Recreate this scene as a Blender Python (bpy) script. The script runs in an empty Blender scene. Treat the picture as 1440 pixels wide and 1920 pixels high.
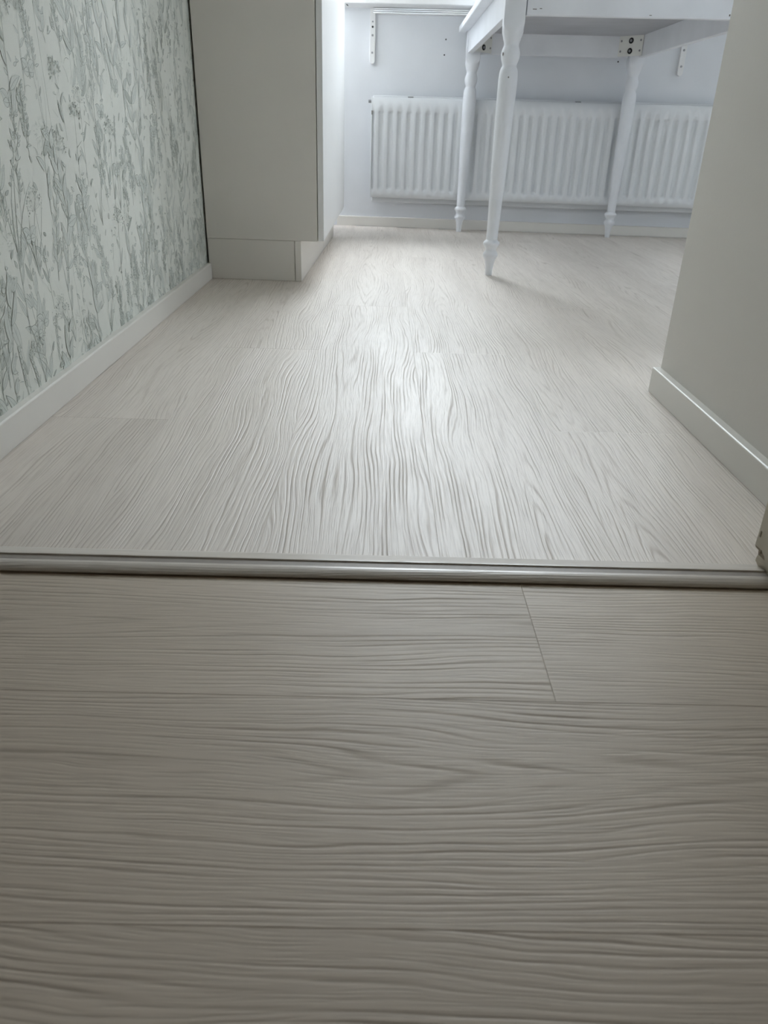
import bpy, math, random
from mathutils import Matrix, Vector

# ------------------------------------------------------------------ camera
scene = bpy.context.scene
COL = scene.collection
cam_data = bpy.data.cameras.new('camera')
cam = bpy.data.objects.new('camera', cam_data)
COL.objects.link(cam)
F_PX = 1409.9
cam_data.sensor_fit = 'VERTICAL'
cam_data.sensor_height = 36.0
cam_data.lens = 36.0 * F_PX / 1920.0
cam_data.clip_start = 0.01
# rows: world axes expressed in (right, down, forward) of the lens
RX = Vector((0.999619415, 0.0248832301, 0.0119100825))
RY = Vector((0.000632580542, -0.452295088, 0.891868126))
RZ = Vector((0.0275794316, -0.891521160, -0.452138692))
rot = Matrix(((RX[0], -RX[1], -RX[2]), (RY[0], -RY[1], -RY[2]), (RZ[0], -RZ[1], -RZ[2])))
cam.matrix_world = Matrix.Translation((0, 0, 0.37)) @ rot.to_4x4()
cam_data.dof.use_dof = True
cam_data.dof.focus_distance = 1.2
cam_data.dof.aperture_fstop = 12.0
scene.camera = cam

# ------------------------------------------------------------------ world: overcast sky above, dull ground below
world = bpy.data.worlds.new('overcast_sky')
scene.world = world
world.use_nodes = True
wn = world.node_tree
wn.nodes.clear()
w_out = wn.nodes.new('ShaderNodeOutputWorld')
w_bg = wn.nodes.new('ShaderNodeBackground')
w_tc = wn.nodes.new('ShaderNodeTexCoord')
w_sep = wn.nodes.new('ShaderNodeSeparateXYZ')
w_ramp = wn.nodes.new('ShaderNodeValToRGB')
w_map = wn.nodes.new('ShaderNodeMapRange')
w_map.inputs['From Min'].default_value = -1
w_map.inputs['From Max'].default_value = 1
wn.links.new(w_tc.outputs['Generated'], w_sep.inputs[0])
wn.links.new(w_sep.outputs['Z'], w_map.inputs['Value'])
wn.links.new(w_map.outputs[0], w_ramp.inputs[0])
cr = w_ramp.color_ramp
# standard overcast sky: the zenith three times as bright as the horizon
cr.elements[0].position = 0.495
cr.elements[0].color = (0.050, 0.052, 0.046, 1)
cr.elements[1].position = 0.505
cr.elements[1].color = (0.29, 0.305, 0.335, 1)
e = cr.elements.new(1.0)
e.color = (0.87, 0.915, 1.0, 1)
wn.links.new(w_ramp.outputs[0], w_bg.inputs['Color'])
w_bg.inputs['Strength'].default_value = 33.0
wn.links.new(w_bg.outputs[0], w_out.inputs[0])

# back wall frame: u along the wall, v into the wall, z up
BW_ANG = math.atan(-0.0735)
BW = Matrix.Translation((-0.2, 3.484, 0)) @ Matrix.Rotation(BW_ANG, 4, 'Z')
WIN_U0, WIN_U1, WIN_Z0, WIN_Z1 = -0.12, 1.47, 0.825, 2.34     # window opening


def portal(name, mat, sx, sy):
    l = bpy.data.lights.new(name, 'AREA')
    l.shape = 'RECTANGLE'
    l.size = sx
    l.size_y = sy
    l.cycles.is_portal = True
    o = bpy.data.objects.new(name, l)
    o.matrix_world = mat
    COL.objects.link(o)


# portals only steer sampling of the sky through the windows
portal('kitchen_window_portal',
       BW @ Matrix.Translation(((WIN_U0 + WIN_U1) / 2, 0.139, (WIN_Z0 + WIN_Z1) / 2)) @ Matrix.Rotation(math.radians(-90), 4, 'X'),
       WIN_U1 - WIN_U0, WIN_Z1 - WIN_Z0)
vs = scene.view_settings
vs.view_transform = 'Standard'
vs.look = 'None'
vs.gamma = 1.0
vs.exposure = 0.0
vs.use_curve_mapping = False
scene.cycles.max_bounces = 14
scene.cycles.diffuse_bounces = 6
scene.cycles.glossy_bounces = 3
scene.cycles.adaptive_threshold = 0.02
scene.cycles.sample_clamp_indirect = 8.0


# ------------------------------------------------------------------ node helpers
class NT:
    def __init__(self, name):
        self.m = bpy.data.materials.new(name)
        self.m.use_nodes = True
        self.t = self.m.node_tree
        self.bsdf = self.t.nodes['Principled BSDF']

    def n(self, kind, **kw):
        nd = self.t.nodes.new(kind)
        for k, v in kw.items():
            setattr(nd, k, v)
        return nd

    def set(self, sock, v):
        if hasattr(v, 'is_linked') or hasattr(v, 'links'):
            self.t.links.new(v, sock)
        else:
            sock.default_value = v

    def math(self, op, a, b=None, c=None, clamp=False):
        nd = self.n('ShaderNodeMath', operation=op)
        nd.use_clamp = clamp
        for i, v in enumerate((a, b, c)):
            if v is not None:
                self.set(nd.inputs[i], v)
        return nd.outputs[0]

    def xyz(self, x=0.0, y=0.0, z=0.0):
        nd = self.n('ShaderNodeCombineXYZ')
        for i, v in enumerate((x, y, z)):
            self.set(nd.inputs[i], v)
        return nd.outputs[0]

    def noise(self, vec, scale=1.0, detail=2.0, rough=0.5):
        nd = self.n('ShaderNodeTexNoise')
        self.set(nd.inputs['Vector'], vec)
        nd.inputs['Scale'].default_value = scale
        nd.inputs['Detail'].default_value = detail
        nd.inputs['Roughness'].default_value = rough
        return nd.outputs['Fac']

    def mix(self, fac, a, b):
        nd = self.n('ShaderNodeMix', data_type='RGBA')
        self.set(nd.inputs[0], fac)
        self.set(nd.inputs[6], a)
        self.set(nd.inputs[7], b)
        return nd.outputs[2]

    def rng(self, v, a, b, c, d):
        nd = self.n('ShaderNodeMapRange')
        self.set(nd.inputs[0], v)
        for i, q in enumerate((a, b, c, d)):
            nd.inputs[i + 1].default_value = q
        return nd.outputs[0]

    def bump(self, h, strength, dist):
        nd = self.n('ShaderNodeBump')
        self.set(nd.inputs['Height'], h)
        nd.inputs['Strength'].default_value = strength
        nd.inputs['Distance'].default_value = dist
        self.t.links.new(nd.outputs[0], self.bsdf.inputs['Normal'])


def rgba(c):
    return (c[0], c[1], c[2], 1.0)


def paint(name, col, rough=0.5, mottle=0.03, mscale=6.0, bump=0.0, bscale=300.0, spec=0.4):
    k = NT(name)
    tc = k.n('ShaderNodeTexCoord').outputs['Object']
    f = k.noise(tc, mscale, 3.0)
    dark = tuple(c * (1 - mottle * 2) for c in col)
    light = tuple(min(1, c * (1 + mottle)) for c in col)
    k.set(k.bsdf.inputs['Base Color'], k.mix(k.rng(f, 0.3, 0.7, 0, 1), rgba(dark), rgba(light)))
    k.bsdf.inputs['Roughness'].default_value = rough
    k.bsdf.inputs['Specular IOR Level'].default_value = spec
    if bump:
        k.bump(k.noise(tc, bscale, 2.0), bump, 0.0006)
    return k.m


def wood_floor(name, light, dark, freq=125.0, rough=0.42, spec=0.5, relief=1.0):
    k = NT(name)
    tc = k.n('ShaderNodeTexCoord').outputs['Object']
    sp = k.n('ShaderNodeSeparateXYZ')
    k.set(sp.inputs[0], tc)
    x, y = sp.outputs[0], sp.outputs[1]
    rnd = k.n('ShaderNodeObjectInfo').outputs['Random']
    ox = k.math('MULTIPLY', rnd, 47.0)
    xs = k.math('ADD', x, ox)
    r2 = k.math('FRACT', k.math('MULTIPLY', rnd, 17.31))
    # slow sideways wander of the grain
    n1 = k.noise(k.xyz(k.math('MULTIPLY', xs, 2.4), k.math('MULTIPLY', y, 9.0), ox), 1.0, 1.0)
    n1b = k.noise(k.xyz(k.math('MULTIPLY', xs, 11.0), k.math('MULTIPLY', y, 45.0), ox), 1.0, 1.0)
    yw = k.math('ADD', y, k.math('MULTIPLY', k.math('SUBTRACT', n1, 0.5), 0.050))
    yw = k.math('ADD', yw, k.math('MULTIPLY', k.math('SUBTRACT', n1b, 0.5), 0.0055))
    y0 = k.math('MULTIPLY', k.math('SUBTRACT', r2, 0.5), 0.14)
    dy = k.math('SUBTRACT', yw, y0)
    dn = k.noise(k.xyz(k.math('MULTIPLY', xs, 1.5), ox, 3.3), 1.0, 0.0)
    dd = k.math('MULTIPLY_ADD', dn, 0.07, -0.015)
    r = k.math('SQRT', k.math('ADD', k.math('MULTIPLY', dy, dy), k.math('MULTIPLY', dd, dd)))
    wob = k.noise(k.xyz(k.math('MULTIPLY', xs, 3.0), k.math('MULTIPLY', y, 70.0), 9.0), 1.0, 0.0)
    ph = k.math('MULTIPLY_ADD', r, freq * 2 * math.pi, k.math('MULTIPLY', wob, 9.0))
    s = k.math('MULTIPLY_ADD', k.math('SINE', ph), 0.5, 0.5)
    line = k.math('POWER', s, 4.0)
    # where the relief is strong and where the board is smooth
    mk = k.noise(k.xyz(k.math('MULTIPLY', xs, 4.5), k.math('MULTIPLY', yw, 75.0), 21.0), 1.0, 1.0)
    mask = k.rng(mk, 0.38, 0.66, 0.05, 1.0)
    fib = k.noise(k.xyz(k.math('MULTIPLY', xs, 16.0), k.math('MULTIPLY', yw, 560.0), 5.0), 1.0, 2.0, 0.6)
    tone = k.noise(k.xyz(k.math('MULTIPLY', xs, 1.6), k.math('MULTIPLY', yw, 15.0), 31.0), 1.0, 1.0)
    lm = k.math('MULTIPLY', line, mask)
    fib2 = k.rng(fib, 0.46, 0.74, 0, 1)
    fac = k.math('MULTIPLY_ADD', lm, 0.46, k.math('MULTIPLY', fib2, 0.40))
    fac = k.math('ADD', fac, k.math('MULTIPLY', k.rng(tone, 0.35, 0.75, 0, 1), 0.26))
    fac = k.math('ADD', fac, k.math('MULTIPLY', k.math('SUBTRACT', r2, 0.5), 0.12), clamp=True)
    k.set(k.bsdf.inputs['Base Color'], k.mix(fac, rgba(light), rgba(dark)))
    k.set(k.bsdf.inputs['Roughness'], k.math('MULTIPLY_ADD', lm, 0.14, rough))
    k.bsdf.inputs['Specular IOR Level'].default_value = spec
    h = k.math('MULTIPLY_ADD', lm, -1.0, k.math('MULTIPLY', fib2, -0.45))
    k.bump(h, 0.75 * relief, 0.0011)
    return k.m


def plain(name, col, rough=0.5, metal=0.0, spec=0.5):
    k = NT(name)
    tc = k.n('ShaderNodeTexCoord').outputs['Object']
    f = k.noise(tc, 60.0, 2.0)
    k.set(k.bsdf.inputs['Base Color'], k.mix(f, rgba(tuple(c * 0.92 for c in col)), rgba(col)))
    k.bsdf.inputs['Roughness'].default_value = rough
    k.bsdf.inputs['Metallic'].default_value = metal
    k.bsdf.inputs['Specular IOR Level'].default_value = spec
    return k.m


def glass(name):
    k = NT(name)
    out = k.t.nodes['Material Output']
    tr = k.n('ShaderNodeBsdfTransparent')
    tr.inputs[0].default_value = (0.95, 0.97, 0.96, 1)
    gl = k.n('ShaderNodeBsdfGlossy')
    gl.inputs['Roughness'].default_value = 0.02
    mx = k.n('ShaderNodeMixShader')
    lw = k.n('ShaderNodeLayerWeight')
    fr = k.math('MULTIPLY_ADD', k.math('POWER', lw.outputs['Facing'], 5.0), 0.45, 0.022)
    k.t.links.new(fr, mx.inputs[0])
    k.t.links.new(tr.outputs[0], mx.inputs[1])
    k.t.links.new(gl.outputs[0], mx.inputs[2])
    k.t.links.new(mx.outputs[0], out.inputs[0])
    return k.m


M = dict(
    wall=paint('white_wall_paint', (0.77, 0.79, 0.82), 0.6, 0.03, 3.0, 0.25, 90.0),
    hall=paint('hall_wall_paint', (0.42, 0.37, 0.30), 0.65, 0.03, 3.0),
    rwall=paint('greyish_white_wall_paint', (0.76, 0.735, 0.69), 0.6, 0.012, 2.0, 0.2, 160.0),
    ceil=paint('ceiling_paint', (0.84, 0.81, 0.765), 0.8, 0.02),
    paper=paint('wallpaper_ground', (0.79, 0.815, 0.765), 0.7, 0.02, 8.0, 0.3, 900.0, 0.25),
    print_l=plain('wallpaper_print_pale', (0.705, 0.745, 0.705), 0.7, spec=0.25),
    print_m=plain('wallpaper_print_mid', (0.55, 0.59, 0.55), 0.7, spec=0.25),
    print_d=plain('wallpaper_print_dark', (0.30, 0.335, 0.30), 0.7, spec=0.25),
    base=paint('baseboard_paint', (0.80, 0.78, 0.735), 0.35, 0.015, 5.0),
    cab=paint('cabinet_foil_white', (0.74, 0.71, 0.66), 0.4, 0.012, 4.0, 0.15, 500.0),
    door=paint('cabinet_door_white', (0.82, 0.82, 0.81), 0.3, 0.01, 4.0),
    table=paint('table_white_lacquer', (0.80, 0.82, 0.855), 0.35, 0.03, 9.0, 0.2, 120.0),
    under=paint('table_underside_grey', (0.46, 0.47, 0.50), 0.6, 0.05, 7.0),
    rad=paint('radiator_enamel', (0.78, 0.80, 0.82), 0.38, 0.015, 8.0),
    jamb=paint('aged_jamb_paint', (0.64, 0.59, 0.49), 0.5, 0.04, 25.0, 0.4, 200.0),
    raw=paint('bare_chipped_wood', (0.34, 0.29, 0.22), 0.8, 0.15, 90.0),
    dark=plain('dark_gap', (0.02, 0.016, 0.012), 0.8, spec=0.1),
    hole=plain('black_hole', (0.012, 0.012, 0.012), 0.6, spec=0.2),
    steel=plain('dull_steel', (0.32, 0.32, 0.33), 0.45, 0.9),
    chip=plain('paint_chip_dark', (0.16, 0.14, 0.12), 0.8),
    plate=paint('bracket_painted_white', (0.78, 0.78, 0.74), 0.4, 0.02, 20.0),
    sill=paint('sill_painted_white', (0.82, 0.82, 0.82), 0.4, 0.02, 5.0),
    bead=plain('bright_aluminium', (0.95, 0.96, 0.97), 0.18, 0.9),
    frame=paint('window_frame_white', (0.82, 0.82, 0.81), 0.4, 0.01),
    glass=glass('window_glass'),
    kfloor=wood_floor('whitewashed_oak_laminate', (0.775, 0.712, 0.648), (0.46, 0.40, 0.345), 205.0, 0.44, 0.45, 0.55),
    hfloor=wood_floor('hall_oak_laminate_dimmed', (0.580, 0.502, 0.412), (0.335, 0.28, 0.22), 205.0, 0.48, 0.32, 0.38),  # darker, browner copy of the laminate: the hall's dimness is in the colour
    sub=plain('subfloor_dark', (0.10, 0.09, 0.08), 0.9),
    groove=paint('threshold_groove_taupe', (0.36, 0.325, 0.29), 0.5, 0.05, 60.0),
    strip=wood_floor('threshold_wood_foil', (0.70, 0.65, 0.59), (0.42, 0.37, 0.32), 300.0, 0.30, 0.5, 0.15),
)


# ------------------------------------------------------------------ mesh helpers
class MB:
    def __init__(self):
        self.v, self.f, self.mi = [], [], []

    def face(self, pts, mi=0):
        b = len(self.v)
        self.v += [tuple(p) for p in pts]
        self.f.append(tuple(range(b, b + len(pts))))
        self.mi.append(mi)

    def prism(self, poly, z0, z1, mi=0):
        """counter-clockwise xy polygon pulled up from z0 to z1"""
        b, n = len(self.v), len(poly)
        self.v += [(p[0], p[1], z0) for p in poly] + [(p[0], p[1], z1) for p in poly]
        self.f.append(tuple(b + i for i in reversed(range(n))))
        self.f.append(tuple(b + n + i for i in range(n)))
        for i in range(n):
            j = (i + 1) % n
            self.f.append((b + i, b + j, b + n + j, b + n + i))
        self.mi += [mi] * (n + 2)

    def box(self, x0, x1, y0, y1, z0, z1, mi=0):
        self.prism([(x0, y0), (x1, y0), (x1, y1), (x0, y1)], z0, z1, mi)

    def bar(self, poly, a0, a1, axis, mi=0):
        """polygon in the plane across 'axis' pulled along it; poly is (p,q): X->(y,z), Y->(x,z)"""
        b, n = len(self.v), len(poly)
        for a in (a0, a1):
            for p, q in poly:
                self.v.append((a, p, q) if axis == 'X' else (p, a, q))
        fs = [tuple(b + i for i in range(n)), tuple(b + n + i for i in reversed(range(n)))]
        for i in range(n):
            j = (i + 1) % n
            fs.append((b + j, b + i, b + n + i, b + n + j))
        self.f += fs
        self.mi += [mi] * len(fs)

    def disc(self, c, nrm, r, depth, mi=0, n=14):
        """short solid cylinder centred on c, its axis nrm"""
        c, nrm = Vector(c), Vector(nrm).normalized()
        a = nrm.orthogonal().normalized()
        bb = nrm.cross(a)
        b = len(self.v)
        for s in (-depth / 2, depth / 2):
            for i in range(n):
                t = 2 * math.pi * i / n
                self.v.append(tuple(c + nrm * s + (a * math.cos(t) + bb * math.sin(t)) * r))
        self.f.append(tuple(b + i for i in reversed(range(n))))
        self.f.append(tuple(b + n + i for i in range(n)))
        for i in range(n):
            j = (i + 1) % n
            self.f.append((b + i, b + j, b + n + j, b + n + i))
        self.mi += [mi] * (n + 2)

    def build(self, name, mats, parent=None, matrix=None, bevel=0.0, smooth=False, seg=2):
        me = bpy.data.meshes.new(name)
        me.from_pydata(self.v, [], self.f)
        if not isinstance(mats, (list, tuple)):
            mats = [mats]
        for m in mats:
            me.materials.append(m)
        me.polygons.foreach_set('material_index', self.mi)
        if smooth:
            me.polygons.foreach_set('use_smooth', [True] * len(me.polygons))
        me.update()
        o = bpy.data.objects.new(name, me)
        COL.objects.link(o)
        if parent is not None:
            o.parent = parent
        if matrix is not None:
            o.matrix_local = matrix
        if bevel:
            md = o.modifiers.new('edge', 'BEVEL')
            md.width = bevel
            md.segments = seg
            md.limit_method = 'ANGLE'
        return o


def empty(name, loc=(0, 0, 0), matrix=None):
    o = bpy.data.objects.new(name, None)
    o.empty_display_size = 0.05
    COL.objects.link(o)
    if matrix is not None:
        o.matrix_world = matrix
    else:
        o.location = loc
    return o


def tag(o, label, cat=None, group=None, kind=None):
    o['label'] = label
    if cat:
        o['category'] = cat
    if group:
        o['group'] = group
    if kind:
        o['kind'] = kind
    return o


def struct(o, label):
    return tag(o, label, kind='structure')


# ------------------------------------------------------------------ room shell
CEIL = 2.42
LW = -0.469          # left wall surface
RWX = 0.457          # right passage wall surface


def bw(u, v):        # back wall frame -> world xy
    p = BW @ Vector((u, v, 0))
    return (p.x, p.y)


# floors -------------------------------------------------------------
m = MB()
m.prism([(-0.60, 0.606), (2.45, 0.606), bw(2.75, 0.06), bw(-0.42, 0.06)], -0.03, -0.0085)
floor = struct(m.build('floor', M['sub']), 'pale whitewashed wood plank floor running away into the kitchen')
m = MB()
m.box(-1.4, 1.4, -1.6, 0.606, -0.03, -0.0085)
hall_floor = struct(m.build('floor', M['sub']), 'dim wood plank floor lying crosswise in front of the threshold strip')

PW, PL, GAP = 0.1785, 1.20, 0.00006


def plank_mesh(L, W, mat):
    g = MB()
    h, e = 0.0085, 0.00022
    x, y = L / 2 - GAP, W / 2 - GAP
    b = len(g.v)
    g.v += [(-x, -y, -h), (x, -y, -h), (x, y, -h), (-x, y, -h),
            (-x, -y, -e), (x, -y, -e), (x, y, -e), (-x, y, -e),
            (-x + e, -y + e, 0), (x - e, -y + e, 0), (x - e, y - e, 0), (-x + e, y - e, 0)]
    g.f += [(3, 2, 1, 0), (8, 9, 10, 11)]
    for i in range(4):
        j = (i + 1) % 4
        g.f += [(i, j, 4 + j, 4 + i), (4 + i, 4 + j, 8 + j, 8 + i)]
    g.mi += [0] * len(g.f)
    me = bpy.data.meshes.new('floor_plank')
    me.from_pydata(g.v, [], g.f)
    me.materials.append(mat)
    return me


PLANKS = {}


def plank(parent, cx, cy, L, W, rz, mat):
    key = (round(L, 4), round(W, 4), mat.name)
    if key not in PLANKS:
        PLANKS[key] = plank_mesh(L, W, mat)
    o = bpy.data.objects.new('floor_plank', PLANKS[key])
    COL.objects.link(o)
    o.parent = parent
    o.location = (cx, cy, 0)
    o.rotation_euler = (0, 0, rz)


# kitchen planks run towards the window; x of the first seam and y of one end joint per column are measured
joint = {-3: 1.0, -2: 1.396, -1: 1.803, 0: 1.397, 1: 0.994, 2: 1.846, 3: 1.40, 4: 1.0, 5: 1.8, 6: 1.4}
KY0 = 0.608
for c in range(-3, 12):
    x0 = 0.0645 + c * PW
    x1 = x0 + PW
    x0c, x1c = max(x0, LW + 0.0015), min(x1, 2.196)
    if x1c - x0c < 0.01:
        continue
    yend = 3.482 - 0.0735 * (x1c + 0.2) - 0.004
    j = joint.get(c, 1.0 + 0.4 * (c % 3))
    cuts = [KY0]
    k0 = math.floor((KY0 - j) / PL)
    q = j + k0 * PL
    while q < yend:
        if q > KY0 + 0.05 and q < yend - 0.02:
            cuts.append(q)
        q += PL
    cuts.append(yend)
    for a, b in zip(cuts[:-1], cuts[1:]):
        plank(floor, (x0c + x1c) / 2, (a + b) / 2, b - a, x1c - x0c, math.pi / 2, M['kfloor'])

# hall planks lie crosswise
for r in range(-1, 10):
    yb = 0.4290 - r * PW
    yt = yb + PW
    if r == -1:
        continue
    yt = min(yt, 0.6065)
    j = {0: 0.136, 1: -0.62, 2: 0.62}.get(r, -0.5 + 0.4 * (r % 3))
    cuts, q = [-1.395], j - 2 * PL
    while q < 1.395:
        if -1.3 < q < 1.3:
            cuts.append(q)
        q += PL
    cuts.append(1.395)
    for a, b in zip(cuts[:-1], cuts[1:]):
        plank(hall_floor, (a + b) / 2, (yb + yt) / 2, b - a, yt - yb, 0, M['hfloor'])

# left wall with wallpaper -------------------------------------------
m = MB()
m.prism([(LW - 0.12, 0.50), (LW, 0.50), (LW, 3.44), (LW - 0.12, 3.44)], -0.03, CEIL)
wall_left = struct(m.build('wall_left', M['wall']), 'left wall covered in pale green botanical wallpaper')
PT = 0.0005
seams = [0.645, 1.188, 1.718, 2.248]
for a, b in zip(seams[:-1], seams[1:]):
    m = MB()
    m.box(LW, LW + PT, a + 0.0004, b - 0.0004, 0.0, CEIL - 0.001)
    m.build('wallpaper_strip', M['paper'], wall_left)

# right passage wall, stub between passage and kitchen
m = MB()
m.prism([(RWX, 0.50), (RWX + 0.10, 0.50), (RWX + 0.10, 1.194), (RWX, 1.194)], -0.03, CEIL)
struct(m.build('wall_right', M['rwall'], bevel=0.002), 'plain off-white wall end on the right of the passage')
m = MB()
m.box(RWX + 0.10, 2.2, 1.094, 1.194, -0.03, CEIL)
struct(m.build('wall_front', M['wall']), 'kitchen wall out of view behind the right passage wall')
m = MB()
m.prism([(2.2, 1.094), (2.3, 1.094), (2.3, 3.30), (2.2, 3.31)], -0.03, CEIL)
struct(m.build('wall_side', M['wall']), 'far right kitchen wall out of view')

# back wall with window opening
TH = 0.14
m = MB()
m.box(-0.42, 2.6, 0, TH, -0.03, WIN_Z0)
m.box(-0.42, 2.6, 0, TH, WIN_Z1, CEIL)
m.box(-0.42, WIN_U0, 0, TH, WIN_Z0, WIN_Z1)
m.box(WIN_U1, 2.6, 0, TH, WIN_Z0, WIN_Z1)
wall_back = struct(m.build('wall_back', M['wall'], matrix=BW), 'bluish white painted wall below the window behind the radiator')

# ceiling and hall shell
m = MB()
m.box(-1.5, 2.5, -1.85, 3.9, CEIL, CEIL + 0.1)
struct(m.build('ceiling', M['ceil']), 'white ceiling above the hall and kitchen')
m = MB()
m.box(-1.5, LW - 0.12, 0.50, 0.64, -0.03, CEIL)
m.box(LW, -0.432, 0.50, 0.64, -0.03, 2.05)
m.box(LW, RWX, 0.50, 0.64, 2.05, CEIL)
m.box(RWX + 0.10, 1.5, 0.50, 0.64, -0.03, CEIL)
struct(m.build('wall_doorway', M['hall']), 'hall wall around the open doorway')
m = MB()
m.box(-1.5, -1.4, -1.7, 0.50, -0.03, CEIL)
struct(m.build('wall_hall_left', M['hall']), 'left hall wall behind the camera')
m = MB()
m.box(1.4, 1.5, -1.7, 0.50, -0.03, CEIL)
struct(m.build('wall_hall_right', M['hall']), 'right hall wall behind the camera')
m = MB()
m.box(-1.5, 1.5, -1.7, -1.6, -0.03, CEIL)
struct(m.build('wall_hall_back', M['hall']), 'hall wall behind the camera')


def window(name, matrix, u0, u1, z0, z1, v, n, label):
    m = MB()
    fw, d = 0.045, 0.06
    m.box(u0, u1, v, v + d, z0, z0 + fw)
    m.box(u0, u1, v, v + d, z1 - fw, z1)
    m.box(u0, u0 + fw, v, v + d, z0 + fw, z1 - fw)
    m.box(u1 - fw, u1, v, v + d, z0 + fw, z1 - fw)
    cuts = [u0 + fw + (u1 - u0 - 2 * fw) * i / n for i in range(n + 1)]
    for q in cuts[1:-1]:
        m.box(q - 0.035, q + 0.035, v, v + d, z0 + fw, z1 - fw)
    w = struct(m.build(name, M['frame'], matrix=matrix), label)
    for i in range(n):
        a = cuts[i] + (0.035 if i else 0)
        b = cuts[i + 1] - (0.035 if i < n - 1 else 0)
        g = MB()
        g.box(a, b, v + 0.028, v + 0.032, z0 + fw, z1 - fw)
        g.build('pane', M['glass'], w)
    return w


window('window_1', BW, WIN_U0, WIN_U1, WIN_Z0, WIN_Z1, 0.07, 2, 'two-pane kitchen window above the radiator')
# baseboards ----------------------------------------------------------


def bb_profile(t, h):     # (outwards, z); wall at 0
    return [(0, 0.0006), (t, 0.0006), (t, h - 0.0022), (t - 0.0006, h - 0.0010), (t - 0.0022, h), (0, h)]


m = MB()
m.bar([(LW + PT + a, z) for a, z in bb_profile(0.0125, 0.0405)], 0.645, 2.1035, 'Y')
struct(m.build('baseboard_left', M['base']), 'white baseboard under the botanical wallpaper')
m = MB()
m.bar([(RWX - a, z) for a, z in reversed(bb_profile(0.0128, 0.0405))], 0.662, 1.194, 'Y')
struct(m.build('baseboard_right', M['base']), 'white baseboard with a cut end along the right passage wall')
m = MB()
m.bar([(-a, z) for a, z in bb_profile(0.0125, 0.039)], 0.005, 2.38, 'X')
struct(m.build('baseboard_back', M['base'], matrix=BW), 'white baseboard along the wall below the radiator')

# threshold strip -------------------------------------------------------
prof = [(0.6335, 0.0002), (0.6330, 0.0016), (0.6300, 0.0030), (0.6150, 0.0062), (0.6138, 0.0062), (0.6133, 0.0050), (0.6040, 0.0046),
        (0.6036, 0.0058), (0.6022, 0.0063), (0.5995, 0.0064), (0.5965, 0.0060), (0.5935, 0.0051), (0.5908, 0.0039), (0.5888, 0.0026),
        (0.5884, 0.0019), (0.5894, 0.0015), (0.5945, 0.0014), (0.5950, 0.0002)]
m = MB()
m.bar(prof, -0.432, 0.3742, 'X')
m.mi[2 + 5] = 1
thr = struct(m.build('trim_1', [M['strip'], M['groove']]), 'wood-look threshold strip with rounded nose across the doorway')

# door jambs ------------------------------------------------------------
m = MB()
# height, x of the left face, x and y of the worn back corner
jamb_levels = [(0.0, 0.3748, 0.3745, 0.6243), (0.004, 0.3742, 0.3722, 0.6275), (0.0085, 0.3735, 0.3700, 0.6300), (0.0125, 0.3722, 0.3698, 0.6290),
               (0.0160, 0.3710, 0.3700, 0.6280), (0.0204, 0.3696, 0.3697, 0.6290), (0.0228, 0.3680, 0.3668, 0.6300), (0.0256, 0.3668, 0.3656, 0.6300),
               (0.0300, 0.3662, 0.3656, 0.6300), (0.036, 0.3659, 0.3658, 0.6300), (0.05, 0.3658, 0.3658, 0.6300), (0.10, 0.3658, 0.3658, 0.6300),
               (0.6, 0.3658, 0.3658, 0.6300), (2.05, 0.3658, 0.3658, 0.6300)]
prev = None
JX, JY = 0.3658, 0.6300
for z, fx, cx, cy in jamb_levels:
    ring = [(fx, 0.47, z), (RWX, 0.47, z), (RWX, 0.652, z), (cx + 0.020, 0.652, z), (cx, cy, z), (fx, cy - 0.012, z)]
    s = len(m.v)
    m.v += ring
    if prev is not None:
        n = len(ring)
        for i in range(n):
            jn = (i + 1) % n
            m.f.append((prev + i, prev + jn, s + jn, s + i))
            m.mi.append(1 if (i == 4 and 0.016 < z < 0.0257) else 0)
    prev = s
m.f.append(tuple(prev + i for i in range(6)))
m.mi.append(0)
jr = struct(m.build('door_1', [M['jamb'], M['raw']]), 'old beige door jamb with chipped lower corner at the right of the threshold')
for (cx, cy, cz, w, h) in ((JX, JY - 0.004, 0.0395, 0.0012, 0.006), (0.3672, JY - 0.009, 0.0245, 0.0012, 0.006)):
    m = MB()
    m.prism([(cx - 0.0006, cy - w), (cx + 0.002, cy - w * 1.3), (cx + 0.002, cy + w), (cx - 0.0006, cy + w * 0.6)], cz - h / 2, cz + h / 2)
    m.build('paint_chip', M['raw'], jr)
m = MB()
m.box(LW + 0.002, -0.432, 0.47, 0.656, 0.0, 2.05)
struct(m.build('door_2', M['jamb']), 'left door jamb out of view')

# ------------------------------------------------------------------ wallpaper print
rng = random.Random(11)


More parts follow.
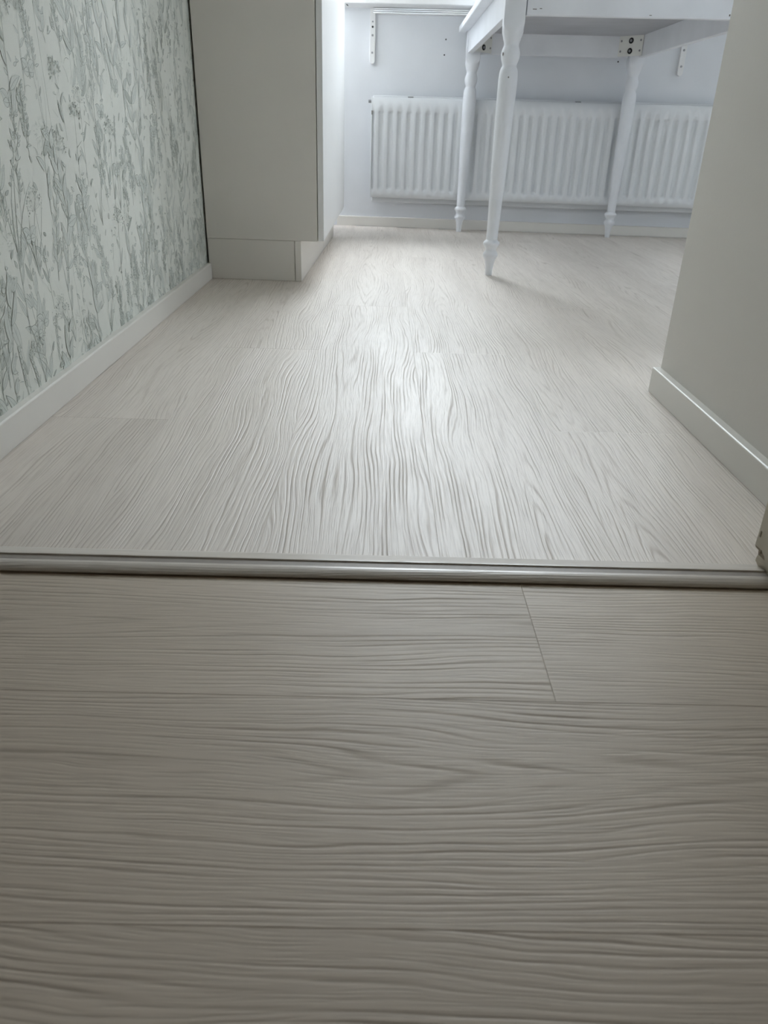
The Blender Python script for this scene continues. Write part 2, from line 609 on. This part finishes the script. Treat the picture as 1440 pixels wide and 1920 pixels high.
class Ink:
    """flat printed shapes on the (y, z) plane of the wallpaper"""

    def __init__(self):
        self.v, self.f, self.mi = [], [], []
        self.c = 0

    def layer(self):          # every printed shape lies a hair above the one before
        self.c += 1
        return 5e-5 + (self.c % 997) * 6e-7

    def poly(self, pts, mi, lift):
        lift = self.layer()
        b = len(self.v)
        self.v += [(lift, p[0], p[1]) for p in pts]
        self.f.append(tuple(range(b, b + len(pts))))
        self.mi.append(mi)

    def stroke(self, pts, w0, w1, mi=2, lift=2.2e-4):
        lift = self.layer()
        n = len(pts)
        L, R = [], []
        for i, p in enumerate(pts):
            a = pts[max(0, i - 1)]
            c = pts[min(n - 1, i + 1)]
            tx, ty = c[0] - a[0], c[1] - a[1]
            d = math.hypot(tx, ty) or 1
            w = (w0 + (w1 - w0) * i / (n - 1)) / 2
            L.append((p[0] - ty / d * w, p[1] + tx / d * w))
            R.append((p[0] + ty / d * w, p[1] - tx / d * w))
        b = len(self.v)
        self.v += [(lift, q[0], q[1]) for q in L + R]
        for i in range(n - 1):
            self.f.append((b + i, b + n + i, b + n + i + 1, b + i + 1))
            self.mi.append(mi)


def arc(p, ang, L, bend, n=7):
    """points of a curve that starts at p heading ang and turns by bend in total"""
    pts, a = [p], ang
    for i in range(n - 1):
        a = ang + bend * (i + 0.5) / (n - 1)
        q = pts[-1]
        pts.append((q[0] + math.cos(a) * L / (n - 1), q[1] + math.sin(a) * L / (n - 1)))
    return pts


LN = 0.00080       # line width of the drawing


def leaf(k, p, ang, L, W, bend=0.0, hatch=True):
    mid = arc(p, ang, L, bend, 8)
    up, dn = [], []
    for i, q in enumerate(mid):
        t = i / 7
        w = W / 2 * math.sin(math.pi * t ** 0.8) ** 0.9
        a = ang + bend * t
        up.append((q[0] - math.sin(a) * w, q[1] + math.cos(a) * w))
        dn.append((q[0] + math.sin(a) * w, q[1] - math.cos(a) * w))
    k.poly(dn + up[::-1][1:-1], 0 if rng.random() < 0.85 else 1, 1.2e-4)
    k.stroke(dn, LN * 0.5, LN, 2)
    if rng.random() < 0.7:
        k.stroke(up, LN * 0.8, LN * 0.4, 2 if rng.random() < .5 else 1)
    if L > 0.014:
        k.stroke(mid[:7], LN * 0.8, LN * 0.35, 2)
    if hatch and L > 0.022:
        for i in range(2, 6):
            k.stroke([mid[i], ((mid[i][0] + dn[min(7, i + 1)][0]) / 2, (mid[i][1] + dn[min(7, i + 1)][1]) / 2)], LN * .6, LN * .3, 1)


def dot(k, p, r, mi=1):
    n = 6
    o = rng.random()
    k.poly([(p[0] + r * math.cos(o + 6.283 * i / n), p[1] + r * math.sin(o + 6.283 * i / n)) for i in range(n)], mi, 1.6e-4)


def stem(k, p, h, lean, bend, w=LN * 1.3, n=12):
    pts = arc(p, math.pi / 2 + lean, h, bend, n)
    k.stroke(pts, w, w * 0.6, 2 if rng.random() < .6 else 1)
    return pts


def dirn(pts, i):
    a, b = pts[max(0, i - 1)], pts[min(len(pts) - 1, i + 1)]
    return math.atan2(b[1] - a[1], b[0] - a[0])


def daisy(k, c, r, tilt=0.5):
    n = rng.randint(6, 8)
    for i in range(n):
        a = 6.283 * i / n
        L = r * (0.75 + 0.25 * rng.random())
        d = math.atan2(math.sin(a) * tilt, math.cos(a))
        leaf(k, (c[0] + math.cos(d) * r * .2, c[1] + math.sin(d) * r * .2), d, 0.8 * L * math.hypot(math.cos(a), math.sin(a) * tilt), r * 0.36, 0, False)
    dot(k, c, r * 0.2, 0)
    dot(k, (c[0] + r * .05, c[1]), r * 0.1, 1)


def bell(k, c, ang, L):
    for s in (-0.38, 0, 0.38):
        leaf(k, c, ang + s, L, L * 0.45, -s * 0.7, True)
    for s in (-.2, .2):
        k.stroke(arc(c, ang + s, L * 0.85, -s * .6, 4), LN * .5, LN * .8, 1)


def p_leafy(k, p, h):
    pts = stem(k, p, h, rng.uniform(-.3, .3), rng.uniform(-.6, .6))
    side = 1
    L = rng.uniform(.024, .042)
    st = rng.choice((1, 2))
    for i in range(1, len(pts) - 1, st):
        side = -side
        d = dirn(pts, i)
        leaf(k, pts[i], d + side * rng.uniform(.35, .75), L * (1.1 - .5 * i / len(pts)), L * rng.uniform(.2, .34), -side * rng.uniform(-.5, .5))
    if rng.random() < .6:
        daisy(k, pts[-1], rng.uniform(.012, .02), rng.uniform(.4, 1))
    else:
        bell(k, pts[-1], dirn(pts, len(pts) - 1), rng.uniform(.018, .028))


def p_broad(k, p, h):
    pts = stem(k, p, h * 1.1, rng.uniform(-.25, .25), rng.uniform(-.5, .5))
    for i in range(2, len(pts) - 1, 3):
        side = rng.choice((-1, 1))
        L = rng.uniform(.032, .06)
        leaf(k, pts[i], dirn(pts, i) + side * rng.uniform(.2, .9), L, L * rng.uniform(.18, .36), -side * rng.uniform(-.4, 1.0))
        if rng.random() < .5:
            leaf(k, pts[i], dirn(pts, i) - side * rng.uniform(.3, 1.1), L * .7, L * .2, side * rng.uniform(-.4, .8))
    q = pts[-1]
    for s in (-.7, -.25, .25, .7):
        leaf(k, q, dirn(pts, len(pts) - 1) + s, rng.uniform(.018, .028), rng.uniform(.008, .012), -s * .5)


def p_umbel(k, p, h):
    pts = stem(k, p, h, rng.uniform(-.1, .1), rng.uniform(-.25, .25))
    c, d = pts[-1], dirn(pts, len(pts) - 1)
    R = rng.uniform(.018, .03)
    for i in range(11):
        a = d + (i - 5) * 0.27
        tip = arc(c, a, R * rng.uniform(.75, 1), 0.1 * (i - 5) * .2, 4)
        k.stroke(tip, LN * .6, LN * .4, 1)
        for _ in range(6):
            dot(k, (tip[-1][0] + rng.gauss(0, .003), tip[-1][1] + rng.gauss(0, .003)), rng.uniform(.0008, .0017), rng.choice((0, 1, 1, 2)))
    for _ in range(26):
        dot(k, (c[0] + rng.gauss(0, R * .45), c[1] + R * .5 + rng.gauss(0, R * .3)), rng.uniform(.0008, .0018), rng.choice((0, 0, 1)))
    for i in (3, 6):
        leaf(k, pts[i], dirn(pts, i) + rng.choice((-1, 1)) * .6, rng.uniform(.02, .04), .006, rng.uniform(-.6, .6))


def p_grass(k, p, h):
    pts = stem(k, p, h, rng.uniform(-.15, .15), rng.uniform(-.5, .5), LN, 16)
    for i in range(9, 16):
        for s in (-1, 1):
            leaf(k, pts[i], dirn(pts, i) + s * .4, .010, .0034, -s * .2, False)
    for _ in range(2):
        k.stroke(arc(p, math.pi / 2 + rng.uniform(-.5, .5), h * rng.uniform(.4, .75), rng.uniform(-.6, .6), 8), LN * 1.9, LN * .3, rng.choice((1, 2)))


def p_sprig(k, p, h):
    pts = stem(k, p, h, rng.uniform(-.15, .15), rng.uniform(-.3, .3), LN, 14)
    side = 1
    for i in range(2, 13):
        side = -side
        d = dirn(pts, i)
        br = arc(pts[i], d + side * rng.uniform(.4, .8), rng.uniform(.012, .03) * (1.2 - i / 20), -side * .4, 5)
        k.stroke(br, LN * .8, LN * .5, 2)
        for j in (2, 3, 4):
            for s in (-1, 1):
                if rng.random() < .8:
                    leaf(k, br[j], dirn(br, j) + s * .6, rng.uniform(.006, .011), rng.uniform(.0024, .004), 0, False)


def p_tuft(k, p, h):
    for i in range(7):
        k.stroke(arc(p, math.pi / 2 + rng.uniform(-.5, .5), h * rng.uniform(.4, 1), rng.uniform(-.8, .8), 8), LN * 2.4, LN * .3, rng.choice((0, 1, 1, 2)))


def p_globe(k, p, h):
    pts = stem(k, p, h, rng.uniform(-.12, .12), rng.uniform(-.2, .2))
    c = pts[-1]
    R = rng.uniform(.014, .024)
    for _ in range(70):
        a, r = rng.uniform(0, 6.283), R * math.sqrt(rng.random())
        q = (c[0] + r * math.cos(a), c[1] + r * math.sin(a) * .9)
        k.stroke(arc(q, a, .0042, rng.uniform(-1, 1), 3), LN * .9, LN * .4, rng.choice((0, 1, 1)))
    for i in range(2, 9, 2):
        leaf(k, pts[i], dirn(pts, i) + rng.choice((-1, 1)) * rng.uniform(.4, .8), rng.uniform(.02, .045), rng.uniform(.006, .012), rng.uniform(-.5, .5))


def p_butterfly(k, p, h):
    for s in (-1, 1):
        leaf(k, p, math.pi / 2 + s * .75, .024, .015, s * .5)
        leaf(k, p, math.pi / 2 + s * 1.7, .016, .011, -s * .4)
        k.stroke(arc(p, math.pi / 2 + s * .3, .012, s * .6, 4), LN * .5, LN * .3, 2)
    k.stroke(arc((p[0], p[1] - .008), math.pi / 2, .014, 0, 4), LN * 2, LN, 2)


ink = Ink()
TW = 0.53
kinds = [p_leafy, p_leafy, p_broad, p_broad, p_sprig, p_sprig, p_sprig, p_umbel, p_grass, p_tuft, p_globe, p_globe]
rows = [(-0.05, 16, (.08, .16)), (0.02, 10, (.07, .14)), (0.10, 11, (.07, .15)), (0.19, 11, (.07, .15)), (0.28, 11, (.07, .15)), (0.37, 11, (.07, .15)), (0.46, 11, (.07, .15)), (0.55, 10, (.07, .15)), (0.65, 9, (.08, .16)), (0.76, 7, (.08, .16))]
for strip_i, s0 in enumerate(seams[:-1]):
    for zb, n, (h0, h1) in rows:
        for i in range(n):
            yy = s0 + TW * ((i + rng.uniform(.25, .75) + (0.5 if int(zb * 100) % 2 else 0)) % n) / n
            rng.choice(kinds)(ink, (yy, zb + rng.uniform(-.05, .05)), rng.uniform(h0, h1))
        for _ in range(70):        # loose little leaves and buds between the stems
            q = (s0 + TW * rng.random(), zb + rng.uniform(0, .1))
            if rng.random() < .7:
                leaf(ink, q, rng.uniform(-.6, 3.7), rng.uniform(.006, .016), rng.uniform(.0028, .005), rng.uniform(-.8, .8), False)
            else:
                ink.stroke(arc(q, rng.uniform(.3, 2.8), rng.uniform(.01, .03), rng.uniform(-1.6, 1.6), 6), LN, LN * .4, rng.choice((1, 2)))
        for _ in range(2):
            p_butterfly(ink, (s0 + TW * rng.random(), zb + rng.uniform(0, .1)), 0)
me = bpy.data.meshes.new('wallpaper_print')
me.from_pydata(ink.v, [], ink.f)
for q in ('print_l', 'print_m', 'print_d'):
    me.materials.append(M[q])
me.polygons.foreach_set('material_index', ink.mi)
me.update()
po = bpy.data.objects.new('wallpaper_print', me)
COL.objects.link(po)
po.parent = wall_left
po.location = (LW + PT, 0, 0)
po['kind'] = 'stuff'
po['label'] = 'grey-green line drawing of meadow flowers, leaves and grasses'

# ------------------------------------------------------------------ tall cabinets on the left
CZ0, CZ1 = 0.104, 2.16
D0, D1 = (-0.1525, 2.0890), (-0.1475, 3.088)       # line of the door fronts


def dl(y, off=0.0):
    t = (y - D0[1]) / (D1[1] - D0[1])
    return D0[0] + (D1[0] - D0[0]) * t - off


def pl(y, off=0.0):                                # line of the plinth front
    return -0.2135 + 0.026 * (y - 2.094) - off


def cabinet(ya, yb, first, label):
    root = empty('tall_cabinet', ((-0.46 + dl(ya)) / 2, (ya + yb) / 2, 0))
    inv = Matrix.Translation(-root.location)
    lx = -0.4628
    yw = ya + 0.0155 if first else ya
    m = MB()
    m.prism([(lx, yw), (dl(ya, 0.0168), ya + (0.0010 if first else 0)), (dl(yb, 0.0168), yb), (lx, yb)], CZ0, CZ1)
    m.build('carcass', M['cab'], root, inv, bevel=0.0006)
    m = MB()
    m.prism([(dl(ya, 0.0150), ya), (dl(ya), ya - 0.0004), (dl(yb), yb - 0.0025), (dl(yb, 0.0150), yb - 0.0025)], CZ0 + 0.0015, CZ1)
    d = m.build('door', M['door'], root, inv, bevel=0.0008)
    if not first:
        hy = yb - 0.05
        h = MB()
        h.box(dl(hy) + 0.020, dl(hy) + 0.028, hy - 0.004, hy + 0.004, 0.785, 0.95)
        h.box(dl(hy) - 0.0005, dl(hy) + 0.021, hy - 0.004, hy + 0.004, 0.80, 0.808)
        h.box(dl(hy) - 0.0005, dl(hy) + 0.021, hy - 0.004, hy + 0.004, 0.927, 0.935)
        h.build('handle', M['hole'], d, bevel=0.001)
    m = MB()
    m.prism([(pl(ya, 0.016), ya + 0.0042), (pl(ya), ya + 0.0048), (pl(yb), yb), (pl(yb, 0.016), yb)], 0.0006, CZ0 - 0.0006)
    m.build('plinth', M['cab'], root, inv, bevel=0.0006)
    if first:
        m = MB()
        m.prism([(-0.4628, ya + 0.0172), (pl(ya, 0.0172), ya + 0.0062), (pl(ya, 0.0172), ya + 0.0225), (-0.4628, ya + 0.033)], 0.0006, CZ0 - 0.0006)
        m.build('plinth_return', M['cab'], root, inv, bevel=0.0006)
        m = MB()
        m.prism([(-0.466, ya + 0.050), (-0.4628, ya + 0.050), (-0.4628, yb), (-0.466, yb)], 0.045, CZ1)
        m.build('gap_shade_strip', M['dark'], root, inv)  # near-black strip stands in for the shade in the gap along the wall
    return tag(root, label, 'cabinet', 'tall cabinets along the wallpapered wall')


cabinet(2.0895, 2.690, True, 'white tall cabinet with its plain grey side panel facing the camera')
cabinet(2.690, 3.088, False, 'white tall cabinet deeper in the kitchen, nearest the radiator wall')

# ------------------------------------------------------------------ radiator (back wall frame; u = world x + ~0.2)
RU0, RU1, RZ0, RZ1 = 0.150, 1.80, 0.120, 0.489
rroot = empty('panel_radiator', matrix=BW @ Matrix.Translation((RU0, 0, 0)))
RV = -0.068           # front face of the front panel
W_R = RU1 - RU0
PITCH = 0.0370
m = MB()
zl = [(RZ0, 0, 0.0), (RZ0 + 0.002, 1, 0.0), (0.1500, 1, 0.0), (0.1560, 1, 0.6), (0.164, 1, 1.0), (0.428, 1, 1.0), (0.436, 1, 0.6), (0.4420, 1, 0.0), (RZ1 - 0.003, 1, 0.0), (RZ1, 0, 0.0)]
us = []
NR = int(W_R / PITCH)
STEP = 12
for i in range(NR * STEP + 1):
    us.append(0.004 + (W_R - 0.008) * i / (NR * STEP))


def ribd(u):
    t = ((u - 0.004) / (W_R - 0.008) * NR) % 1.0
    s = min(1.0, max(0.0, (abs(t - 0.5) - 0.17) / 0.22))
    return 0.0115 * (s * s * (3 - 2 * s))       # depth of the groove


for z, fr, k in zl:
    for u in us:
        m.v.append((u, RV + (0.006 if fr == 0 else 0) + k * ribd(u), z))
nu = len(us)
for j in range(len(zl) - 1):
    for i in range(nu - 1):
        a = j * nu + i
        m.f.append((a, a + 1, a + nu + 1, a + nu))
        m.mi.append(0)
fp = m.build('front_panel', M['rad'], rroot, smooth=True)
m = MB()
m.box(0.0045, W_R - 0.0045, RV + 0.0125, RV + 0.020, RZ0 + 0.001, RZ1 - 0.001)
m.box(0.0, 0.0042, RV + 0.001, RV + 0.020, RZ0, RZ1)
m.box(W_R - 0.0042, W_R, RV + 0.001, RV + 0.020, RZ0, RZ1)
m.build('front_panel_shell', M['rad'], rroot, bevel=0.0015)
m = MB()
m.box(0.004, W_R - 0.004, -0.036, -0.022, RZ0 - 0.020, RZ1 + 0.007)
m.build('rear_panel', M['rad'], rroot, bevel=0.004)
m = MB()
i = 0
for q in range(int(W_R / 0.03) - 1):
    m.box(0.03 + q * 0.03, 0.032 + q * 0.03, RV + 0.0205, -0.0365, RZ0 + 0.03, RZ1 - 0.03)
m.build('convector_fins', M['rad'], rroot)
for cu in (0.155, 0.815, 1.46):
    m = MB()
    m.box(cu - 0.011, cu + 0.011, -0.045, -0.001, RZ1 + 0.0025, RZ1 + 0.0045)
    m.box(cu - 0.011, cu + 0.011, -0.045, -0.041, RZ1 - 0.012, RZ1 + 0.0025)
    m.box(cu - 0.009, cu + 0.009, -0.009, -0.001, RZ0 + 0.02, RZ1 + 0.0025)
    m.build('wall_clip', M['steel'], rroot)
m = MB()
m.disc((-0.006, RV + 0.012, RZ1 - 0.016), (1, 0, 0), 0.0055, 0.012)
m.build('air_vent', M['steel'], rroot)
m = MB()
m.box(0.0015, 0.0048, RV - 0.0012, RV + 0.004, 0.426, 0.441)
m.build('paint_chip', M['chip'], rroot)
tag(rroot, 'long white ribbed panel radiator on the wall behind the table', 'radiator')

# ------------------------------------------------------------------ window sill, bead moulding, battens, screw holes
sroot = empty('window_sill', matrix=BW @ Matrix.Translation((0, 0, 0.79)))
m = MB()
m.box(0.005, 1.95, -0.130, -0.0005, 0.0, 0.032)
m.build('sill_board', M['sill'], sroot, bevel=0.003)
m = MB()
m.box(0.148, 1.34, -0.030, -0.0005, -0.0195, -0.0002)
bk = m.build('moulding', M['sill'], sroot)
for q in range(3):
    m = MB()
    m.disc((0.744, -0.032, -0.0036 - q * 0.0062), (1, 0, 0), 0.0028, 1.192, n=12)
    m.build('bead', M['bead'], bk, smooth=True)
m = MB()
m.box(0.052, 0.055, -0.10, -0.06, -0.0012, 0.0001)
m.build('slot', M['hole'], sroot)
tag(sroot, 'white window sill board at the top with three bright beads beneath', 'window sill')


def batten(u, z0, z1, holes, label):
    root = empty('wall_batten', matrix=BW @ Matrix.Translation((u, 0, z0)))
    hw, t = 0.0105, 0.020
    poly = [(-hw, z1 - z0), (-hw, 0.011)]
    for i in range(1, 8):
        a = math.pi + math.pi * i / 8
        poly.append((hw * math.cos(a), 0.011 + 0.011 * math.sin(a)))
    poly += [(hw, 0.011), (hw, z1 - z0)]
    m = MB()
    m.bar(poly, -t, -0.0005, 'Y')
    # bar() along Y takes (x,z)
    m.build('batten_body', M['sill'], root, bevel=0.0012)
    for hz, r, mat in holes:
        m = MB()
        m.disc((0, -t, hz - z0), (0, 1, 0), r, 0.0012)
        m.build('screw', M[mat], root)
    return tag(root, label, 'batten', 'wooden battens screwed to the back wall')


batten(0.146, 0.604, 0.788, [(0.745, 0.003, 'steel'), (0.728, 0.0038, 'hole'), (0.700, 0.004, 'steel'), (0.642, 0.0038, 'steel')],
       'white wall batten with screws under the left end of the sill')
batten(1.343, 0.590, 0.788, [(0.676, 0.0042, 'steel'), (0.622, 0.0042, 'steel'), (0.74, 0.004, 'steel')],
       'white round-ended wall batten seen below the table apron on the right')
for (u, z) in ((0.432, 0.694), (0.429, 0.642), (1.105, 0.634)):
    m = MB()
    m.disc((u, -0.0002, z), (0, 1, 0), 0.0028, 0.0008)
    m.build('screw_hole', M['hole'], wall_back)

# ------------------------------------------------------------------ table
TFL, TBL, TBR = Vector((0.3235, 2.2840, 0)), Vector((0.3300, 3.3460, 0)), Vector((0.9400, 3.3035, 0))
troot = empty('turned_leg_table', (0.63, 2.82, 0))
TINV = Matrix.Translation((-0.63, -2.82, 0))
eY = (TBL - TFL).normalized()
eX = (TBR - TBL).normalized()
LY, LX = (TBL - TFL).length, (TBR - TBL).length
AZ0, AZ1, TZ1 = 0.640, 0.7125, 0.734


def tp(a, b):          # table frame -> world xy (a along width from left legs, b along length from front legs)
    p = TFL + eX * a + eY * b
    return (p.x, p.y)


def tprism(m, a0, a1, b0, b1, z0, z1, mi=0):
    m.prism([tp(a0, b0), tp(a1, b0), tp(a1, b1), tp(a0, b1)], z0, z1, mi)


OV = 0.055
AO_ = 0.0225
m = MB()
tprism(m, -OV, LX + OV, -OV, LY + OV, AZ1, TZ1)
m.build('table_top', M['table'], troot, TINV, bevel=0.003)
m = MB()
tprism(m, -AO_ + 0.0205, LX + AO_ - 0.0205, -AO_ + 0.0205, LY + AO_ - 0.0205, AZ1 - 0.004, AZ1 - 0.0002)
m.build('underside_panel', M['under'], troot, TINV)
HB = 0.0275            # half of the leg block
AO = 0.0225            # apron outer face from leg centre
for (a0, a1, b0, b1) in ((-AO, -AO + 0.02, HB, LY - HB), (LX + AO - 0.02, LX + AO, HB, LY - HB), (HB, LX - HB, -AO, -AO + 0.02), (HB, LX - HB, LY + AO - 0.02, LY + AO)):
    m = MB()
    tprism(m, a0, a1, b0, b1, AZ0, AZ1 - 0.0003)
    m.build('apron', M['table'], troot, TINV, bevel=0.0012)

LEGP = [(0.0, 0.0093), (0.0015, 0.0098), (0.017, 0.0106), (0.030, 0.0122), (0.040, 0.0142), (0.047, 0.0170), (0.0525, 0.0204), (0.0575, 0.0216), (0.0625, 0.0202), (0.0662, 0.0172),
        (0.0705, 0.0156), (0.0750, 0.0164), (0.0800, 0.0190), (0.0845, 0.0224), (0.0890, 0.0234), (0.0930, 0.0222), (0.0962, 0.0186), (0.099, 0.0163), (0.131, 0.0166), (0.175, 0.0177), (0.219, 0.0190), (0.27, 0.0207),
        (0.324, 0.0222), (0.363, 0.0231), (0.41, 0.0240), (0.449, 0.0245), (0.485, 0.0249), (0.500, 0.0248), (0.511, 0.0242), (0.519, 0.0230), (0.5245, 0.0210), (0.5275, 0.0190), (0.531, 0.0186), (0.535, 0.0194),
        (0.540, 0.0216), (0.546, 0.0236), (0.5535, 0.0245), (0.561, 0.0238), (0.568, 0.0218), (0.573, 0.0196), (0.577, 0.0189), (0.581, 0.0193), (0.586, 0.0212), (0.589, 0.0228), (0.5925, 0.0232), (0.596, 0.0245), (0.602, 0.0268), (0.606, 0.0275)]


def table_leg(top, foot, label=None):
    """turned leg: lathe from the floor to the block, then a square block with rounded lower shoulders"""
    m = MB()
    N = 24
    ang = math.atan2(eX.y, eX.x)
    ZB = 0.606

    def axis(z):
        t = min(1.0, z / ZB)
        return foot[0] + (top[0] - foot[0]) * t, foot[1] + (top[1] - foot[1]) * t
    rings = []
    for z, r in LEGP:
        cx, cy = axis(z)
        rings.append([(cx + r * math.cos(ang + math.pi / 4 + 2 * math.pi * i / N), cy + r * math.sin(ang + math.pi / 4 + 2 * math.pi * i / N), z) for i in range(N)])
    # blend the circle into the square block
    for z, k in ((0.609, 0.25), (0.6125, 0.55), (0.617, 0.80), (0.622, 0.96), (0.625, 1.0), (AZ1 - 0.0003, 1.0)):
        cx, cy = axis(z)
        ring = []
        for i in range(N):
            t = math.pi / 4 + 2 * math.pi * i / N
            c, s = math.cos(t), math.sin(t)
            sq = min(HB / max(abs(c), abs(s)), HB * 1.36)
            r = HB + (sq - HB) * k
            a, b = r * c, r * s
            ring.append((cx + a * math.cos(ang) - b * math.sin(ang), cy + a * math.sin(ang) + b * math.cos(ang), z))
        rings.append(ring)
    for ring in rings:
        m.v += ring
    for j in range(len(rings) - 1):
        for i in range(N):
            q = (i + 1) % N
            m.f.append((j * N + i, j * N + q, (j + 1) * N + q, (j + 1) * N + i))
    m.f.append(tuple(reversed(range(N))))
    m.f.append(tuple((len(rings) - 1) * N + i for i in range(N)))
    m.mi = [0] * len(m.f)
    o = m.build('leg', M['table'], troot, TINV, smooth=True)
    md = o.modifiers.new('split', 'EDGE_SPLIT')
    md.split_angle = math.radians(38)
    return o


l1 = table_leg(tp(0, 0), (0.3150, 2.2865))
table_leg(tp(0, LY), (0.3210, 3.3520))
table_leg(tp(LX, LY), (0.9340, 3.3035))
table_leg(tp(LX, 0), (tp(LX, 0)[0] - 0.002, tp(LX, 0)[1] + 0.002))
# worn spots on the near leg
for (z, t, w, h) in ((0.555, math.radians(212), 0.0022, 0.009), (0.503, math.radians(262), 0.0016, 0.004)):
    r = 0.0247
    cx, cy = tp(0, 0)
    cx, cy = cx - 0.0008, cy
    m = MB()
    m.disc((cx + r * math.cos(t), cy + r * math.sin(t), z), (math.cos(t), math.sin(t), 0), 1.0, 0.0012, n=8)
    o = Vector((cx + r * math.cos(t), cy + r * math.sin(t), z))
    m.v = [tuple(o + Vector(((p[0] - o.x) * w, (p[1] - o.y) * w, (p[2] - o.z) * h / 2)) * 1.0 + Vector((math.cos(t), math.sin(t), 0)) * 0.0004) for p in m.v]
    m.build('paint_chip', M['chip'], troot, TINV)
for (a, z, w, h) in ((0.047, 0.652, 0.010, 0.0016), (0.062, 0.6535, 0.006, 0.0014), (0.335, 0.6445, 0.006, 0.0014), (0.528, 0.647, 0.003, 0.004)):
    m = MB()
    tprism(m, a - w / 2, a + w / 2, -AO - 0.0003, -AO + 0.0005, z, z + h)
    m.build('paint_chip', M['chip'], troot, TINV)

# diagonal corner brackets with two big bolts and four screws
i0 = AO - 0.02         # apron inner face from leg centre


def bracket(a, b, sa, sb):
    cl = 0.070
    pa = Vector(tp(a - sa * (cl - i0) * 1.0, b - sb * i0) + (0,))
    pb = Vector(tp(a - sa * i0, b - sb * (cl - i0)) + (0,))
    pa = Vector(tp(a + sa * i0 - sa * cl, b + sb * i0 - sb * 0.001) + (0,))
    pb = Vector(tp(a + sa * i0 - sa * 0.001, b + sb * i0 - sb * cl) + (0,))
    d = (pb - pa)
    L = d.length
    d.normalize()
    nrm = Vector((-d.y, d.x, 0))
    inw = Vector(tp(LX / 2, LY / 2) + (0,)) - pa
    if nrm.dot(inw) < 0:
        nrm = -nrm
    z0, z1 = 0.643, 0.7085
    m = MB()
    q = [pa, pb, pb + nrm * 0.003, pa + nrm * 0.003]
    if (q[1] - q[0]).cross(q[2] - q[1]).z < 0:
        q.reverse()
    m.prism([(p.x, p.y) for p in q], z0, z1)
    pl_ = m.build('corner_plate', M['plate'], troot, TINV, bevel=0.0008)
    c = (pa + pb) / 2 + nrm * 0.003
    zc = (z0 + z1) / 2
    for z in (zc - 0.0165, zc + 0.0165):
        m = MB()
        m.disc((c.x, c.y, z), nrm, 0.0098, 0.0016, n=20)
        m.build('bolt_hole', M['hole'], pl_)
        m = MB()
        e = c + nrm * 0.001
        m.disc((e.x, e.y, z), nrm, 0.0050, 0.003, n=6)
        m.build('bolt', M['steel'], pl_)
    for s in (-1, 1):
        for z in (zc - 0.0165, zc + 0.0165):
            e = c + d * s * L * 0.40
            m = MB()
            m.disc((e.x, e.y, z), nrm, 0.0036, 0.0016)
            m.build('screw', M['steel'], pl_)


bracket(LX, LY, 1, 1)
bracket(0, LY, -1, 1)
bracket(LX, 0, 1, -1)
bracket(0, 0, -1, -1)
tag(troot, 'white painted table with slender turned legs standing before the radiator', 'table')

# ------------------------------------------------------------------ hall ceiling lamp (behind and above the camera)
lroot = empty('ceiling_lamp', (0.1, -0.75, CEIL))
m = MB()
m.disc((0, 0, -0.0125), (0, 0, 1), 0.06, 0.024, n=32)
m.build('canopy', M['frame'], lroot, bevel=0.002)
m = MB()
NL = 32
prof_l = [(0.055, -0.025), (0.12, -0.035), (0.15, -0.055), (0.145, -0.080), (0.11, -0.100), (0.05, -0.112), (0.004, -0.115)]
for r, z in prof_l:
    m.v += [(r * math.cos(6.28319 * i / NL), r * math.sin(6.28319 * i / NL), z) for i in range(NL)]
for j in range(len(prof_l) - 1):
    for i in range(NL):
        q = (i + 1) % NL
        m.f.append((j * NL + q, j * NL + i, (j + 1) * NL + i, (j + 1) * NL + q))
m.f.append(tuple((len(prof_l) - 1) * NL + i for i in reversed(range(NL))))
m.mi = [0] * len(m.f)
km = NT('lit_opal_glass')
km.bsdf.inputs['Base Color'].default_value = (0.85, 0.82, 0.76, 1)
km.bsdf.inputs['Emission Color'].default_value = (1.0, 0.74, 0.48, 1)
km.bsdf.inputs['Emission Strength'].default_value = 2.0
m.build('opal_dome', km.m, lroot, smooth=True)
tag(lroot, 'round opal glass ceiling lamp in the hall behind the camera', 'lamp')

# ------------------------------------------------------------------ unseen house added outside the window to block low sky light
hroot = empty('sky_blocker_house', (0.5, 13.0, -0.6))
m = MB()
m.box(-12, 12, 0, 8, 0, 4.7)
hw_ = m.build('house_wall', paint('rendered_facade', (0.42, 0.40, 0.37), 0.9, 0.06, 0.5), hroot)
m = MB()
m.bar([(-0.4, 4.7), (8.4, 4.7), (4.0, 6.6)], -12.3, 12.3, 'X')
m.build('roof', paint('roof_tile', (0.20, 0.13, 0.10), 0.9, 0.1, 2.0), hroot)
for i in range(12):
    m = MB()
    u, w = -10.5 + (i % 6) * 3.8, 0.7 + 2.2 * (i // 6)
    m.box(u, u + 1.4, -0.03, 0.0, w, w + 1.5)
    m.build('house_window', M['hole'], hroot)
struct(hroot, 'unseen house block with pitched roof, added outside the kitchen window to block low sky light')
